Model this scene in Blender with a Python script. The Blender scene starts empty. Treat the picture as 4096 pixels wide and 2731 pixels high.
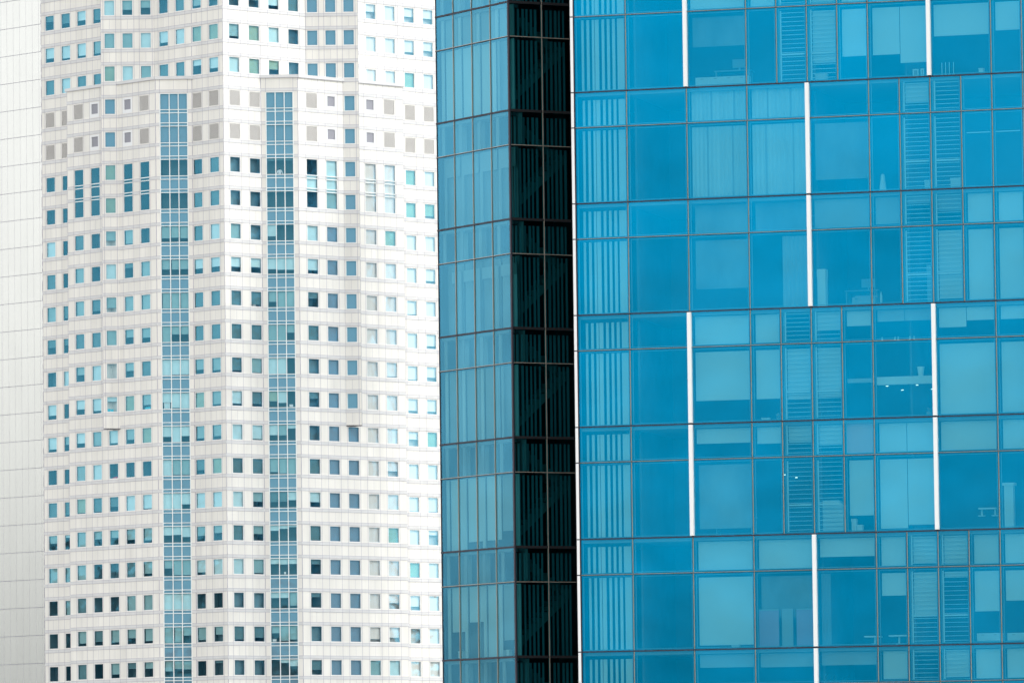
import bpy, math, random
from mathutils import Vector, Matrix
random.seed(7)
sc = bpy.context.scene
COL = sc.collection
ZC = 45.0            # height of the camera above the ground

# ------------------------------------------------------------------ camera
PITCH, ROLL = 0.07735136, 0.01248842
cam = bpy.data.objects.new('camera', bpy.data.cameras.new('camera'))
COL.objects.link(cam)
cam.data.sensor_width = 36.0
cam.data.lens = 36.0 * 24798.667847 / 4096.0
cam.data.clip_start, cam.data.clip_end = 1.0, 20000.0
_f = Vector((0, math.cos(PITCH), math.sin(PITCH)))
_u = Vector((0, -math.sin(PITCH), math.cos(PITCH)))
_r = Vector((1, 0, 0))
_R = _r * math.cos(ROLL) - _u * math.sin(ROLL)
_U = _r * math.sin(ROLL) + _u * math.cos(ROLL)
M = Matrix.Identity(4)
for i in range(3):
    M[i][0], M[i][1], M[i][2] = _R[i], _U[i], -_f[i]
M[2][3] = ZC
cam.matrix_world = M
sc.camera = cam

# ------------------------------------------------------------------ light
SUN_EL, SUN_AZ = math.radians(40), math.radians(98.5)   # azimuth clockwise from +Y
w = bpy.data.worlds.new('World')
sc.world = w
w.use_nodes = True
nt = w.node_tree
sky = nt.nodes.new('ShaderNodeTexSky')
sky.sky_type = 'NISHITA'
sky.sun_disc = False
sky.sun_elevation, sky.sun_rotation = SUN_EL, SUN_AZ
sky.air_density, sky.dust_density, sky.ozone_density = 1.0, 1.2, 1.0
hs = nt.nodes.new('ShaderNodeHueSaturation')      # hazy, whitish sky
hs.inputs['Saturation'].default_value = 0.12
nt.links.new(sky.outputs[0], hs.inputs['Color'])
nt.links.new(hs.outputs[0], nt.nodes['Background'].inputs[0])
nt.nodes['Background'].inputs[1].default_value = 0.15
sl = bpy.data.lights.new('sun', 'SUN')
sl.energy, sl.angle, sl.color = 0.5, math.radians(3.0), (1.0, 0.96, 0.89)
so = bpy.data.objects.new('sun', sl)
COL.objects.link(so)
SDIR = Vector((math.sin(SUN_AZ) * math.cos(SUN_EL), math.cos(SUN_AZ) * math.cos(SUN_EL), math.sin(SUN_EL)))
so.rotation_euler = SDIR.to_track_quat('Z', 'Y').to_euler()
so.location = (60, 60, 150)
sc.view_settings.view_transform = 'Standard'
sc.view_settings.look = 'None'
sc.view_settings.gamma = 1.0
sc.view_settings.exposure = 1.47
sc.cycles.max_bounces = 8
sc.cycles.transparent_max_bounces = 12
sc.cycles.sample_clamp_indirect = 4.0

# ------------------------------------------------------------------ materials
def newmat(name):
    m = bpy.data.materials.new(name)
    m.use_nodes = True
    return m, m.node_tree, m.node_tree.nodes['Principled BSDF']

def plain(name, col, rough=0.6, metal=0.0, spec=0.3, emit=None):
    m, t, b = newmat(name)
    b.inputs['Base Color'].default_value = (*col, 1)
    b.inputs['Roughness'].default_value = rough
    b.inputs['Metallic'].default_value = metal
    b.inputs['Specular IOR Level'].default_value = spec
    if emit:
        b.inputs['Emission Color'].default_value = (*col, 1)
        b.inputs['Emission Strength'].default_value = emit
    return m

def mottled(name, col, amt=0.06, scale=(0.6, 0.6, 0.15), rough=0.6, cell=None, cellamt=0.05, spec=0.3):
    """plain colour with soft streaks and, from the uv map in metres, a slightly different tone per panel"""
    m, t, b = newmat(name)
    n, l = t.nodes, t.links
    tc = n.new('ShaderNodeTexCoord')
    mp = n.new('ShaderNodeMapping')
    mp.inputs['Scale'].default_value = scale
    nz = n.new('ShaderNodeTexNoise')
    nz.inputs['Scale'].default_value = 1.0
    nz.inputs['Detail'].default_value = 4.0
    l.new(tc.outputs['Object'], mp.inputs[0]); l.new(mp.outputs[0], nz.inputs[0])
    mr = n.new('ShaderNodeMapRange')
    mr.inputs[1].default_value, mr.inputs[2].default_value = 0.3, 0.7
    mr.inputs[3].default_value, mr.inputs[4].default_value = 1 - amt, 1 + amt
    l.new(nz.outputs[0], mr.inputs[0])
    fac = mr.outputs[0]
    if cell:
        mp2 = n.new('ShaderNodeMapping')
        mp2.inputs['Scale'].default_value = (1 / cell[0], 1 / cell[1], 1)
        l.new(tc.outputs['UV'], mp2.inputs[0])
        fl = n.new('ShaderNodeVectorMath'); fl.operation = 'FLOOR'
        l.new(mp2.outputs[0], fl.inputs[0])
        wn = n.new('ShaderNodeTexWhiteNoise'); wn.noise_dimensions = '2D'
        l.new(fl.outputs[0], wn.inputs[0])
        m2 = n.new('ShaderNodeMapRange')
        m2.inputs[3].default_value, m2.inputs[4].default_value = 1 - cellamt, 1 + cellamt
        l.new(wn.outputs[0], m2.inputs[0])
        mu = n.new('ShaderNodeMath'); mu.operation = 'MULTIPLY'
        l.new(fac, mu.inputs[0]); l.new(m2.outputs[0], mu.inputs[1])
        fac = mu.outputs[0]
    mx = n.new('ShaderNodeVectorMath'); mx.operation = 'SCALE'
    mx.inputs[0].default_value = col
    l.new(fac, mx.inputs['Scale'])
    l.new(mx.outputs[0], b.inputs['Base Color'])
    b.inputs['Roughness'].default_value = rough
    b.inputs['Specular IOR Level'].default_value = spec
    return m

def glass(name, trans, refl, rough=0.05, wave=0.0, wscale=0.5, vary=0.0):
    """coated glazing: tinted see-through plus a coloured mirror coating"""
    m = bpy.data.materials.new(name)
    m.use_nodes = True
    t = m.node_tree
    n, l = t.nodes, t.links
    n.remove(n['Principled BSDF'])
    tr = n.new('ShaderNodeBsdfTransparent'); tr.inputs[0].default_value = (*trans, 1)
    gl = n.new('ShaderNodeBsdfGlossy'); gl.inputs['Color'].default_value = (*refl, 1)
    gl.inputs['Roughness'].default_value = rough
    if wave:
        tc = n.new('ShaderNodeTexCoord')
        nz = n.new('ShaderNodeTexNoise'); nz.inputs['Scale'].default_value = wscale; nz.inputs['Detail'].default_value = 2.0
        bp = n.new('ShaderNodeBump'); bp.inputs['Strength'].default_value = 1.0; bp.inputs['Distance'].default_value = wave
        l.new(tc.outputs['Object'], nz.inputs[0]); l.new(nz.outputs[0], bp.inputs['Height']); l.new(bp.outputs[0], gl.inputs['Normal'])
    if vary:      # no two panes of coating come out of the furnace quite alike
        oi = n.new('ShaderNodeObjectInfo')
        mr = n.new('ShaderNodeMapRange')
        mr.inputs[3].default_value, mr.inputs[4].default_value = 1 - vary, 1 + vary
        sc_ = n.new('ShaderNodeVectorMath'); sc_.operation = 'SCALE'; sc_.inputs[0].default_value = refl
        l.new(oi.outputs['Random'], mr.inputs[0]); l.new(mr.outputs[0], sc_.inputs['Scale'])
        l.new(sc_.outputs[0], gl.inputs['Color'])
    ad = n.new('ShaderNodeAddShader')
    l.new(tr.outputs[0], ad.inputs[0]); l.new(gl.outputs[0], ad.inputs[1])
    l.new(ad.outputs[0], n['Material Output'].inputs[0])
    return m

MT = {}
MT['panel'] = mottled('white_cladding', (0.80, 0.774, 0.715), 0.055, (0.9, 0.9, 0.10), 0.55, (1.45, 1.95), 0.03)
MT['band'] = mottled('grey_band_cladding', (0.665, 0.66, 0.65), 0.04, (0.9, 0.9, 0.3), 0.5, (1.45, 1.95), 0.03)
MT['joint'] = plain('joint_sealant', (0.43, 0.41, 0.47), 0.8)
MT['frame'] = plain('white_window_frame', (0.80, 0.80, 0.80), 0.4)
MT['mullion'] = plain('white_mullion', (0.83, 0.85, 0.83), 0.4)
MT['reveal'] = plain('window_reveal', (0.45, 0.46, 0.48), 0.6)
MT['wglass'] = glass('clear_teal_glazing', (0.83, 0.87, 0.86), (0.014, 0.066, 0.096), 0.05, 0.03, 0.35)
MT['film'] = plain('grey_blue_film', (0.17, 0.27, 0.35), 0.5)
MT['L'] = mottled('white_blind', (0.50, 0.69, 0.71), 0.06, (0.8, 0.8, 0.8), 0.8)
MT['M'] = mottled('grey_green_blind', (0.25, 0.41, 0.42), 0.08, (0.8, 0.8, 0.8), 0.8)
MT['T'] = mottled('dark_teal_blind', (0.10, 0.20, 0.22), 0.12, (0.8, 0.8, 0.8), 0.8)
MT['G'] = mottled('olive_blind', (0.27, 0.40, 0.31), 0.1, (0.8, 0.8, 0.8), 0.8)
MT['W'] = mottled('glare_white_curtain', (0.74, 0.67, 0.62), 0.05, (3, 3, 0.3), 0.8)  # white blinds; bright sky reflections in right-hand panes are painted in too
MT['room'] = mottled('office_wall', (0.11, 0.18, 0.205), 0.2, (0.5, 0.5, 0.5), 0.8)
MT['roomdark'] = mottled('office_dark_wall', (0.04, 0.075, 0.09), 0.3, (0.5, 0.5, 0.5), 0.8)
MT['glareroom'] = mottled('glare_pale_office_wall', (0.52, 0.50, 0.47), 0.1, (0.5, 0.5, 0.5), 0.8)  # glare on the right-hand windows painted as paler room walls
MT['roompale'] = mottled('office_pale_wall', (0.20, 0.34, 0.39), 0.1, (0.5, 0.5, 0.5), 0.8)  # brightness and blue reflection of the sunlit faces put into the colour
MT['slat'] = plain('louvre_blade', (0.80, 0.78, 0.75), 0.5)
MT['void'] = plain('louvre_void', (0.55, 0.53, 0.51), 0.9)
MT['smallpane'] = plain('grey_infill_panel', (0.30, 0.30, 0.335), 0.5)
MT['soffit'] = plain('soffit', (0.10, 0.10, 0.12), 0.8)  # darkened: the shade under the bays is in its colour
# plain tower on the left
MT['metal'] = mottled('pale_metal_cladding', (0.47, 0.465, 0.44), 0.02, (0.3, 0.3, 0.1), 0.22, (1.38, 3.91), 0.012, 0.5)
MT['metal'].node_tree.nodes['Principled BSDF'].inputs['Metallic'].default_value = 0.6
MT['darkjoint'] = plain('dark_joint', (0.22, 0.21, 0.26), 0.8)
# glass tower
MT['bglass'] = glass('blue_coated_glazing', (0.32, 0.49, 0.45), (0.0, 0.174, 0.326), 0.26, 0.06, 0.25, 0.12)
MT['sglass'] = glass('side_sheen_glazing', (0.34, 0.47, 0.45), (0.034, 0.138, 0.205), 0.26, 0.06, 0.25, 0.08)  # blue glazing recoloured to paint the duller sky this side reflects
MT['dglass'] = glass('dark_glazing', (0.10, 0.38, 0.42), (0.0005, 0.010, 0.016), 0.12, 0.03, 0.4, 0.3)
MT['bblind'] = mottled('white_roller_blind', (0.74, 0.75, 0.74), 0.05, (0.5, 0.5, 0.5), 0.8)
MT['bmid'] = mottled('grey_roller_blind', (0.40, 0.41, 0.41), 0.1, (0.5, 0.5, 0.5), 0.8)
MT['bfaint'] = mottled('faint_panel', (0.30, 0.31, 0.31), 0.35, (0.5, 0.5, 0.25), 0.9)  # greyer panels set deeper, for fainter pale patches
MT['curtain'] = mottled('pleated_curtain', (0.60, 0.61, 0.61), 0.10, (2, 2, 0.1), 0.9)
MT['pink'] = plain('pinkish_grey_blind', (0.80, 0.44, 0.40), 0.8)
MT['purple'] = plain('purple_partition', (0.50, 0.30, 0.44), 0.8)
MT['bslat'] = plain('pale_blade', (0.70, 0.72, 0.72), 0.6)
MT['bin'] = plain('inner_frame', (0.30, 0.33, 0.34), 0.5)
MT['finwhite'] = plain('white_fin_paint', (0.88, 0.88, 0.87), 0.35)
MT['mlight'] = plain('champagne_mullion', (0.40, 0.37, 0.31), 0.4, 0.2)
MT['mdark'] = plain('dark_gasket', (0.035, 0.03, 0.045), 0.6)
MT['slab'] = plain('ceiling_slab', (0.30, 0.31, 0.32), 0.8)
MT['core'] = mottled('core_wall', (0.20, 0.21, 0.22), 0.3, (0.3, 0.3, 0.3), 0.8)
MT['dslat'] = plain('dark_blade', (0.36, 0.46, 0.48), 0.6)
MT['stair'] = plain('stair_concrete', (0.30, 0.36, 0.34), 0.8)
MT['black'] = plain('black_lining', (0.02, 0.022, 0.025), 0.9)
MT['white'] = plain('white_paint', (0.80, 0.80, 0.78), 0.5)
MT['cyan'] = plain('cyan_plastic', (0.05, 0.50, 0.62), 0.5)
MT['red'] = plain('red_cloth', (0.55, 0.05, 0.10), 0.8)
MT['leaf'] = plain('leaf', (0.03, 0.06, 0.03), 0.7)
MT['lamp'] = plain('lamp_glow', (1.0, 0.97, 0.9), 0.5, emit=1.0)
MT['skin'] = plain('skin', (0.45, 0.28, 0.20), 0.6)
MT['hair'] = plain('dark_hair', (0.02, 0.018, 0.016), 0.6)
MT['shirt'] = plain('white_shirt', (0.80, 0.82, 0.84), 0.8)
MT['trousers'] = plain('dark_trousers', (0.03, 0.03, 0.04), 0.8)
MT['grey'] = plain('grey_plastic', (0.40, 0.40, 0.40), 0.6)

# ------------------------------------------------------------------ helpers
class Plane:
    """vertical facade plane: point(u, h, out) in metres; h is measured from the camera's height"""
    def __init__(s, p, d):
        s.p = Vector((p[0], p[1])); s.d = Vector(d).normalized(); s.n = Vector((s.d.y, -s.d.x))
    def pt(s, u, h, o=0.0):
        q = s.p + s.d * u + s.n * o
        return Vector((q.x, q.y, h + ZC))
    def off(s, u):
        return s.p + s.d * u

class MB:
    def __init__(s):
        s.v, s.f, s.m, s.uv, s.names = [], [], [], [], []
    def mi(s, name):
        if name not in s.names: s.names.append(name)
        return s.names.index(name)
    def poly(s, pts, mat, uvs=None):
        i = len(s.v); s.v += [tuple(p) for p in pts]
        s.f.append(tuple(range(i, i + len(pts)))); s.m.append(s.mi(mat))
        s.uv.append(uvs or [(0, 0)] * len(pts))
    def rect(s, pl, u0, u1, h0, h1, o, mat):
        s.poly([pl.pt(u0, h0, o), pl.pt(u1, h0, o), pl.pt(u1, h1, o), pl.pt(u0, h1, o)], mat,
               [(u0, h0), (u1, h0), (u1, h1), (u0, h1)])
    def pane(s, pl, u0, u1, h0, h1, mat, tilt=.010):
        # a glass pane set by hand: every corner sits a few millimetres off, as panes do
        j = [random.uniform(-tilt, 0) for _ in range(3)]
        j.append(j[0] + j[2] - j[1])
        s.poly([pl.pt(u0, h0, j[0]), pl.pt(u1, h0, j[1]), pl.pt(u1, h1, j[2]), pl.pt(u0, h1, j[3])], mat,
               [(u0, h0), (u1, h0), (u1, h1), (u0, h1)])
    def box(s, pl, u0, u1, h0, h1, o0, o1, mat):
        P = lambda u, h, o: pl.pt(u, h, o)
        s.rect(pl, u0, u1, h0, h1, o1, mat)
        s.poly([P(u1, h0, o0), P(u0, h0, o0), P(u0, h1, o0), P(u1, h1, o0)], mat)
        s.poly([P(u0, h0, o0), P(u0, h0, o1), P(u0, h1, o1), P(u0, h1, o0)], mat)
        s.poly([P(u1, h0, o1), P(u1, h0, o0), P(u1, h1, o0), P(u1, h1, o1)], mat)
        s.poly([P(u0, h1, o1), P(u1, h1, o1), P(u1, h1, o0), P(u0, h1, o0)], mat)
        s.poly([P(u0, h0, o0), P(u1, h0, o0), P(u1, h0, o1), P(u0, h0, o1)], mat)
    def bar(s, a, b, r0, r1, mat, n=6):
        a, b = Vector(a), Vector(b); z = (b - a).normalized()
        x = z.orthogonal().normalized(); y = z.cross(x)
        A = [a + (x * math.cos(t) + y * math.sin(t)) * r0 for t in [2 * math.pi * k / n for k in range(n)]]
        B = [b + (x * math.cos(t) + y * math.sin(t)) * r1 for t in [2 * math.pi * k / n for k in range(n)]]
        for k in range(n):
            j = (k + 1) % n
            s.poly([A[k], A[j], B[j], B[k]], mat)
        s.poly(A[::-1], mat); s.poly(B, mat)
    def build(s, name, parent=None, loc=None):
        base = parent.matrix_world.translation if parent else (loc or Vector((0, 0, 0)))
        if parent: base = parent['base']
        b = Vector(base)
        me = bpy.data.meshes.new(name)
        me.from_pydata([tuple(Vector(v) - b) for v in s.v], [], s.f)
        for nm in s.names: me.materials.append(MT[nm])
        me.polygons.foreach_set('material_index', s.m)
        ul = me.uv_layers.new(name='UVMap')
        k = 0
        flat = []
        for q in s.uv:
            for a in q: flat += [a[0], a[1]]
        ul.data.foreach_set('uv', flat)
        me.update()
        o = bpy.data.objects.new(name, me)
        COL.objects.link(o)
        if parent: o.parent = parent
        else: o.location = b
        o['base'] = tuple(b)
        return o

def thing(name, label, cat, loc, group=None):
    o = bpy.data.objects.new(name, None)
    COL.objects.link(o)
    o.location = loc; o['base'] = tuple(loc); o.empty_display_size = 0.5
    o['label'] = label; o['category'] = cat
    if group: o['group'] = group
    return o
def tag(o, label, cat, group=None):
    o['label'] = label; o['category'] = cat
    if group: o['group'] = group
    return o

def in_hole(holes, u, h):
    return any(a < u < b and c < h < d for a, b, c, d in holes)
def wall_grid(mb, pl, u0, u1, h0, h1, holes, mat, o=0.0):
    hs = sorted({h0, h1} | {x for q in holes for x in q[2:4] if h0 < x < h1})
    for a, b in zip(hs, hs[1:]):
        mid = (a + b) / 2
        cuts = sorted((max(q[0], u0), min(q[1], u1)) for q in holes if q[2] < mid < q[3] and q[1] > u0 and q[0] < u1)
        x = u0
        for c0, c1 in cuts:
            if c0 > x + 1e-4: mb.rect(pl, x, c0, a, b, o, mat)
            x = max(x, c1)
        if x < u1 - 1e-4: mb.rect(pl, x, u1, a, b, o, mat)
def spans(u0, u1, cuts):
    x = u0; out = []
    for a, b in sorted(cuts):
        if b <= u0 or a >= u1: continue
        if a > x + 1e-3: out.append((x, a))
        x = max(x, b)
    if x < u1 - 1e-3: out.append((x, u1))
    return out

# ------------------------------------------------------------------ ground
mb = MB()
g = 9000.0
mb.poly([(-g, -g, 0), (g, -g, 0), (g, g, 0), (-g, g, 0)], 'ground')
MT['ground'] = mottled('city_ground', (0.24, 0.235, 0.21), 0.3, (0.02, 0.02, 0.02), 0.9)
gr = mb.build('ground')
gr['kind'] = 'structure'
mb = MB()
MT['added_ridge'] = mottled('added_ridge_hazy', (0.075, 0.115, 0.125), 0.3, (0.004, 0.004, 0.01), 0.95)  # unseen ridge, added to darken low reflections; haze is in its colour
HN = 120
ring = []
for i in range(HN):
    a = 2 * math.pi * i / HN
    e = 2.9 + 0.8 * math.sin(3 * a + 1) + 0.5 * math.sin(7 * a) + 0.35 * math.sin(17 * a + 2)
    ring.append((a, 5000 * math.tan(math.radians(max(.8, e))) + ZC))
for i in range(HN):
    (a, ha), (b, hb2) = ring[i], ring[(i + 1) % HN]
    p = lambda t_, r_, z_: (math.sin(t_) * r_, math.cos(t_) * r_, z_)
    mb.poly([p(a, 3800, -1), p(b, 3800, -1), p(b, 5000, hb2), p(a, 5000, ha)], 'added_ridge')
    mb.poly([p(a, 5000, ha), p(b, 5000, hb2), p(b, 6500, -1), p(a, 6500, -1)], 'added_ridge')
hl_ = mb.build('added_ridge')
hl_['kind'] = 'structure'

# ================================================================== WHITE TOWER
HW, FH = 95.27394, 3.9
DE = (-33.26508, 717.59505)
DBD, DEG, DC = (0.70838268, -0.70582858), (0.75412184, 0.65673454), (0.99983837, -0.01797872)
BD, EG = Plane(DE, DBD), Plane(DE, DEG)
CF = Plane((-47.02146688, 726.14823), DC)        # flat front of the two upper oriels
P1, S1 = Plane((-41.4057, 721.4979), DBD), Plane((-41.4057, 721.4979), DC)
S2, P2 = Plane((-29.0582, 721.2587), DC), Plane((-24.7086, 721.1805), DEG)
def row(k): return HW - FH * k                     # height of the sill line of storey k
BOT, TOPK, BOTK = -ZC, -3, 23
TOPH = row(TOPK) + 2.2
PAR = row(2) + 0.04                                # top of the parapets of the two lower slabs
BAYB = row(12) - 1.87                              # underside of the two small bays

wt = thing('white_tower', 'white zigzag tower of many small square windows with two glazed strips', 'office tower', (DE[0], DE[1] + 12, 0))
colsBD = [(-31.60, -29.96), (-28.67, -27.03), (-25.80, -24.17), (-22.89, -21.25)]
colsD = [(-11.16, -9.53), (-8.25, -6.67), (-5.35, -3.74), (-2.46, -0.82)]
colsE = [(0.91, 2.47), (3.86, 5.48), (6.82, 8.44), (9.81, 11.41)]
colsG = [(21.65, 23.24), (24.60, 26.20), (27.60, 29.19), (30.55, 32.14), (33.5, 35.1)]
colsC = [(-0.63, 0.62), (1.49, 2.76), (3.65, 4.91)]
colsF = [(23.29, 24.57), (25.44, 26.72), (27.59, 28.88)]
colsP1 = [(-14.52, -12.88), (-11.57, -9.95), (-8.67, -7.03), (-5.74, -4.11), (-2.81, -1.15)]
colsP2 = [(1.22, 2.88), (4.19, 5.85), (7.12, 8.81), (10.10, 11.80), (13.07, 14.75)]
NOB = ['D'] * 30
# what each window shows, storey 0..20: letter = blind (W also paints sky glare), digits = how far it is drawn (tenths)
ST = {
 'B0': 'T4 L7 T10 V V D D L10 T10 M10 T5 D L7 L8 D T10 M5 M10 D D D'.split(),
 'B1': 'T6 L8 L10 V V D D D D T8 T4 L10 D M5 D T8 L2 M10 M10 D D'.split(),
 'B2': 'L6 L8 T10'.split(), 'B3': 'T7 M8 T10'.split(),
 'C0': 'L10 M10 G10 P10 P10 G10 G10 M6 L10 M7 M10 D L3'.split(), 'C1': 'M6 M10 L10'.split(), 'C2': 'M5 L10 M10'.split(),
 'D0': 'D L7 T10'.split(), 'D1': 'T10 L10 T10'.split(),
 'D2': 'M8 G10 L4 V V D T10 T10 L6 T9 T10 M7 G10 M8 T7 L10 M6 L8 D M8 D'.split(),
 'D3': 'M5 G10 L7 V V T10 T10 L10 L6 T9 T10 M8 M8 M7 G10 L10 M5 L10 D M5 T2'.split(),
 'E0': 'L4 M8 L10 V V D D M10 L6 T9 T10 T8 L8 L10 T10 L10 T9 L10 D T8 D'.split(),
 'E1': 'L5 G10 G10 V V D D D L6 T8 T10 M9 T8 L9 T10 M6 M5 M9 D T7 D'.split(),
 'E2': 'L7 L10 G6'.split(), 'E3': 'T10 D D'.split(),
 'F0': 'P10 P10 P10'.split(), 'F1': 'P10 P10 P10'.split(), 'F2': ('P10 ' * 13).split(),
 'P10': 'X X X V V H H T10 M10 M10 T10 M5 L6 L7 M10 G9 M10 M10 T10 M8 T10'.split(),
 'P11': 'X X X Q Q H H D D T7 T10 L10 L8 M9 L10 T9 M5 D D T7 D'.split(),
 'P12': 'X X X X X X X X X X X X X L8 D T6 M5 D D M8 M7'.split(),
 'P13': 'X X X Q Q H H M9 T3 M10 M5 M5 G10 M7 D L10 M7 T10 M10 M6 T4'.split(),
 'P14': 'X X X V V H H D M10 M10 M6 T10 M7 G10 D L9 M8 M8 M10 M8 M4'.split(),
 'P20': 'X X X V V H H L10 L7 T4 T10 D T4 D T10 L6 T9 T3 T3 D T6'.split(),
 'P21': 'X X X Q Q H H P10 P10 P10 P10 P10 P10 P10 P10 P10 P10 P10 P10 P10 P10'.split(),
 'P22': ('X ' * 13 + 'P10 P10 P10 P10 P10 P10 P10 P10').split(),
 'P23': 'X X X Q Q H H W10 W10 W10 W10 W10 W10 W10 W10 W10 W10 W10 W10 W8 M10'.split(),
 'P24': 'X X X V V H H G10 W10 W10 W10 W9 W10 W10 W6 W10 G10 W10 W6 W7 L10'.split(),
 'G0': 'W5 W10 W10'.split(), 'G1': 'W10 W10 W10'.split(),
 'G2': 'W6 W8 G10 V V G10 G9 W10 W10 W9 W10 W9 W8 W5 W10 W9 W10 G9 W7 D W10'.split(),
 'G3': 'W6 W6 W10 V V W10 G8 W10 W8 W10 W8 W7 W8 G9 W10 W9 W3 W10 W10 W10 W10'.split(),
}
def state(key, k):
    l = ST.get(key, NOB)
    if 0 <= k < len(l): return l[k]
    return random.choice(['M10', 'L6', 'T8', 'D', 'M7'])

wins = []        # (plane, u0, u1, k, state, visible width, rank)
louvres, smalls, talls = [], [], []
walls = []       # (plane, u0, u1, top, bottom, columns)
holes = {}
def add_face(name, pl, u0, u1, htop, hbot, cols, keys, k0, k1, vis=None):
    hl = []
    for ci, (a, b) in enumerate(cols):
        for k in range(k0, k1 + 1):
            s = state(keys[ci], k)
            if s == 'X': continue
            h0, h1 = row(k) + 0.10, row(k) + 1.92
            if h1 > htop - 0.3 or h0 < hbot: continue
            if s == 'V':
                louvres.append((pl, a - 0.02, b + 0.02, h0 + 0.0, h1)); hl.append((a - 0.02, b + 0.02, h0, h1)); continue
            if s == 'Q':
                smalls.append((pl, a, b, h0, h1)); hl.append((a, b, h0 - 0.02, h1)); continue
            if s == 'H':
                if k == 5:
                    talls.append((pl, a, b, row(6) + 0.10, row(5) + 1.92, keys[ci])); hl.append((a, b, row(6) + 0.10, row(5) + 1.92))
                continue
            v = b - a
            if vis and vis[0] == ci: v = vis[1]
            hl.append((a, b, h0, h1))
            n = abs(pl.n.y)
            wins.append([pl, a, b, k, h0, h1, s, v * n / pl.off(a).y ** 2 if 0 <= k <= 20 else 0.0])
    walls.append((name, pl, u0, u1, htop, hbot, cols, hl))

upb = PAR - 0.5      # how far down the upper pieces run behind the slabs
add_face('B', BD, -32.34, -17.0, TOPH, upb, colsBD, ['B0', 'B1', 'B2', 'B3'], TOPK, 2)
add_face('Bl', BD, -32.34, -19.5, upb, BOT, colsBD[:2], ['B0', 'B1'], 3, BOTK)
add_face('Du', BD, -12.0, -5.42, TOPH, upb, colsD[:2], ['D0', 'D1'], TOPK, 2)
add_face('D', BD, -5.42, 0.0, TOPH, BOT, colsD[2:], ['D2', 'D3'], TOPK, BOTK)
add_face('E', EG, 0.0, 5.58, TOPH, BOT, colsE[:2], ['E0', 'E1'], TOPK, BOTK)
add_face('Eu', EG, 5.58, 12.40, TOPH, upb, colsE[2:], ['E2', 'E3'], TOPK, 2)
add_face('Gu', EG, 16.5, 26.6, TOPH, upb, colsG[:2], ['G0', 'G1'], TOPK, 2)
add_face('G', EG, 26.6, 36.5, TOPH, BOT, colsG[2:], ['G2', 'G3', 'G3'], TOPK, BOTK)
add_face('C', CF, -1.05, 5.34, TOPH, upb, colsC, ['C0', 'C1', 'C2'], TOPK, 2)
add_face('Cb', CF, -1.05, 1.05, upb, BAYB, colsC[:1], ['C0'], 3, 12)
add_face('F', CF, 22.88, 29.35, TOPH, upb, colsF, ['F0', 'F1', 'F2'], TOPK, 2)
add_face('Fb', CF, 27.24, 29.35, upb, BAYB, colsF[2:], ['F2'], 3, 12)
add_face('P1', P1, -15.76, 0.0, PAR, BOT, colsP1, ['P10', 'P11', 'P12', 'P13', 'P14'], 3, BOTK)
add_face('P2', P2, 0.0, 16.04, PAR, BOT, colsP2, ['P20', 'P21', 'P22', 'P23', 'P24'], 3, BOTK)
STRIP = {'S1': (S1, 0.0, 4.302, (0.52, 1.62, 2.68, 3.75)), 'S2': (S2, 0.0, 4.350, (0.60, 1.685, 2.744, 3.77))}
for nm, (pl, a, b, xs) in STRIP.items():
    walls.append((nm, pl, a, b, PAR, BOT, [], [(xs[0], xs[3], row(BOTK) - 0.4, row(3) + 1.92)]))

wall = MB()
for name, pl, u0, u1, ht, hb_, cols, hl in walls:
    wall_grid(wall, pl, u0, u1, hb_, ht, hl, 'panel')
    lo, hi = max(u0, -1e9), u1
    vj = []
    for a, b in cols: vj += [a - 0.13, b + 0.13]
    if name in ('S1', 'S2'): vj = [xs_ for xs_ in (STRIP[name][3][0] - 0.02, STRIP[name][3][3] + 0.02)]
    if name in ('C', 'F'): pass
    # vertical joints, edge joints included
    for x in vj + [u0 + 0.02, u1 - 0.02]:
        if not (u0 < x < u1): continue
        for a, b in [(hb_, ht)]:
            cut = [(q[2] - .01, q[3] + .01) for q in hl if q[0] - .02 < x < q[1] + .02]
            for s0, s1 in spans(max(a, row(BOTK) - 4), b, cut):
                wall.rect(pl, x - 0.022, x + 0.022, s0, s1, 0.004, 'joint')
    for k in range(TOPK - 1, BOTK + 2):
        for z0, z1 in ((row(k) - 0.36, row(k)), (row(k) - 1.88, row(k) - 1.52)):
            if z1 > ht - 0.05 or z0 < hb_: continue
            mid = (z0 + z1) / 2
            cut = [(q[0], q[1]) for q in hl if q[2] < mid < q[3]]
            for a, b in spans(u0, u1, cut):
                wall.box(pl, a, b, z0, z1, -0.06, 0.03, 'band')
                wall.rect(pl, a, b, z0 - 0.002, z0 + 0.03, 0.034, 'joint')
                wall.rect(pl, a, b, z1 - 0.035, z1 + 0.002, 0.034, 'joint')
                for x in vj:
                    if a < x < b: wall.rect(pl, x - 0.022, x + 0.022, z0 + .03, z1 - .035, 0.034, 'joint')
        # faint joints in the middle of every spandrel panel
        if row(k) - .36 < ht and row(k) - 1.52 > hb_:
            ms = sorted(vj)
            for a, b in zip(ms, ms[1:]):
                x = (a + b) / 2
                if b - a > 1.5 and not in_hole(hl, x, row(k) - 1):
                    wall.rect(pl, x - 0.012, x + 0.012, row(k) - 1.52, row(k) - .36, 0.004, 'joint')
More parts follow.
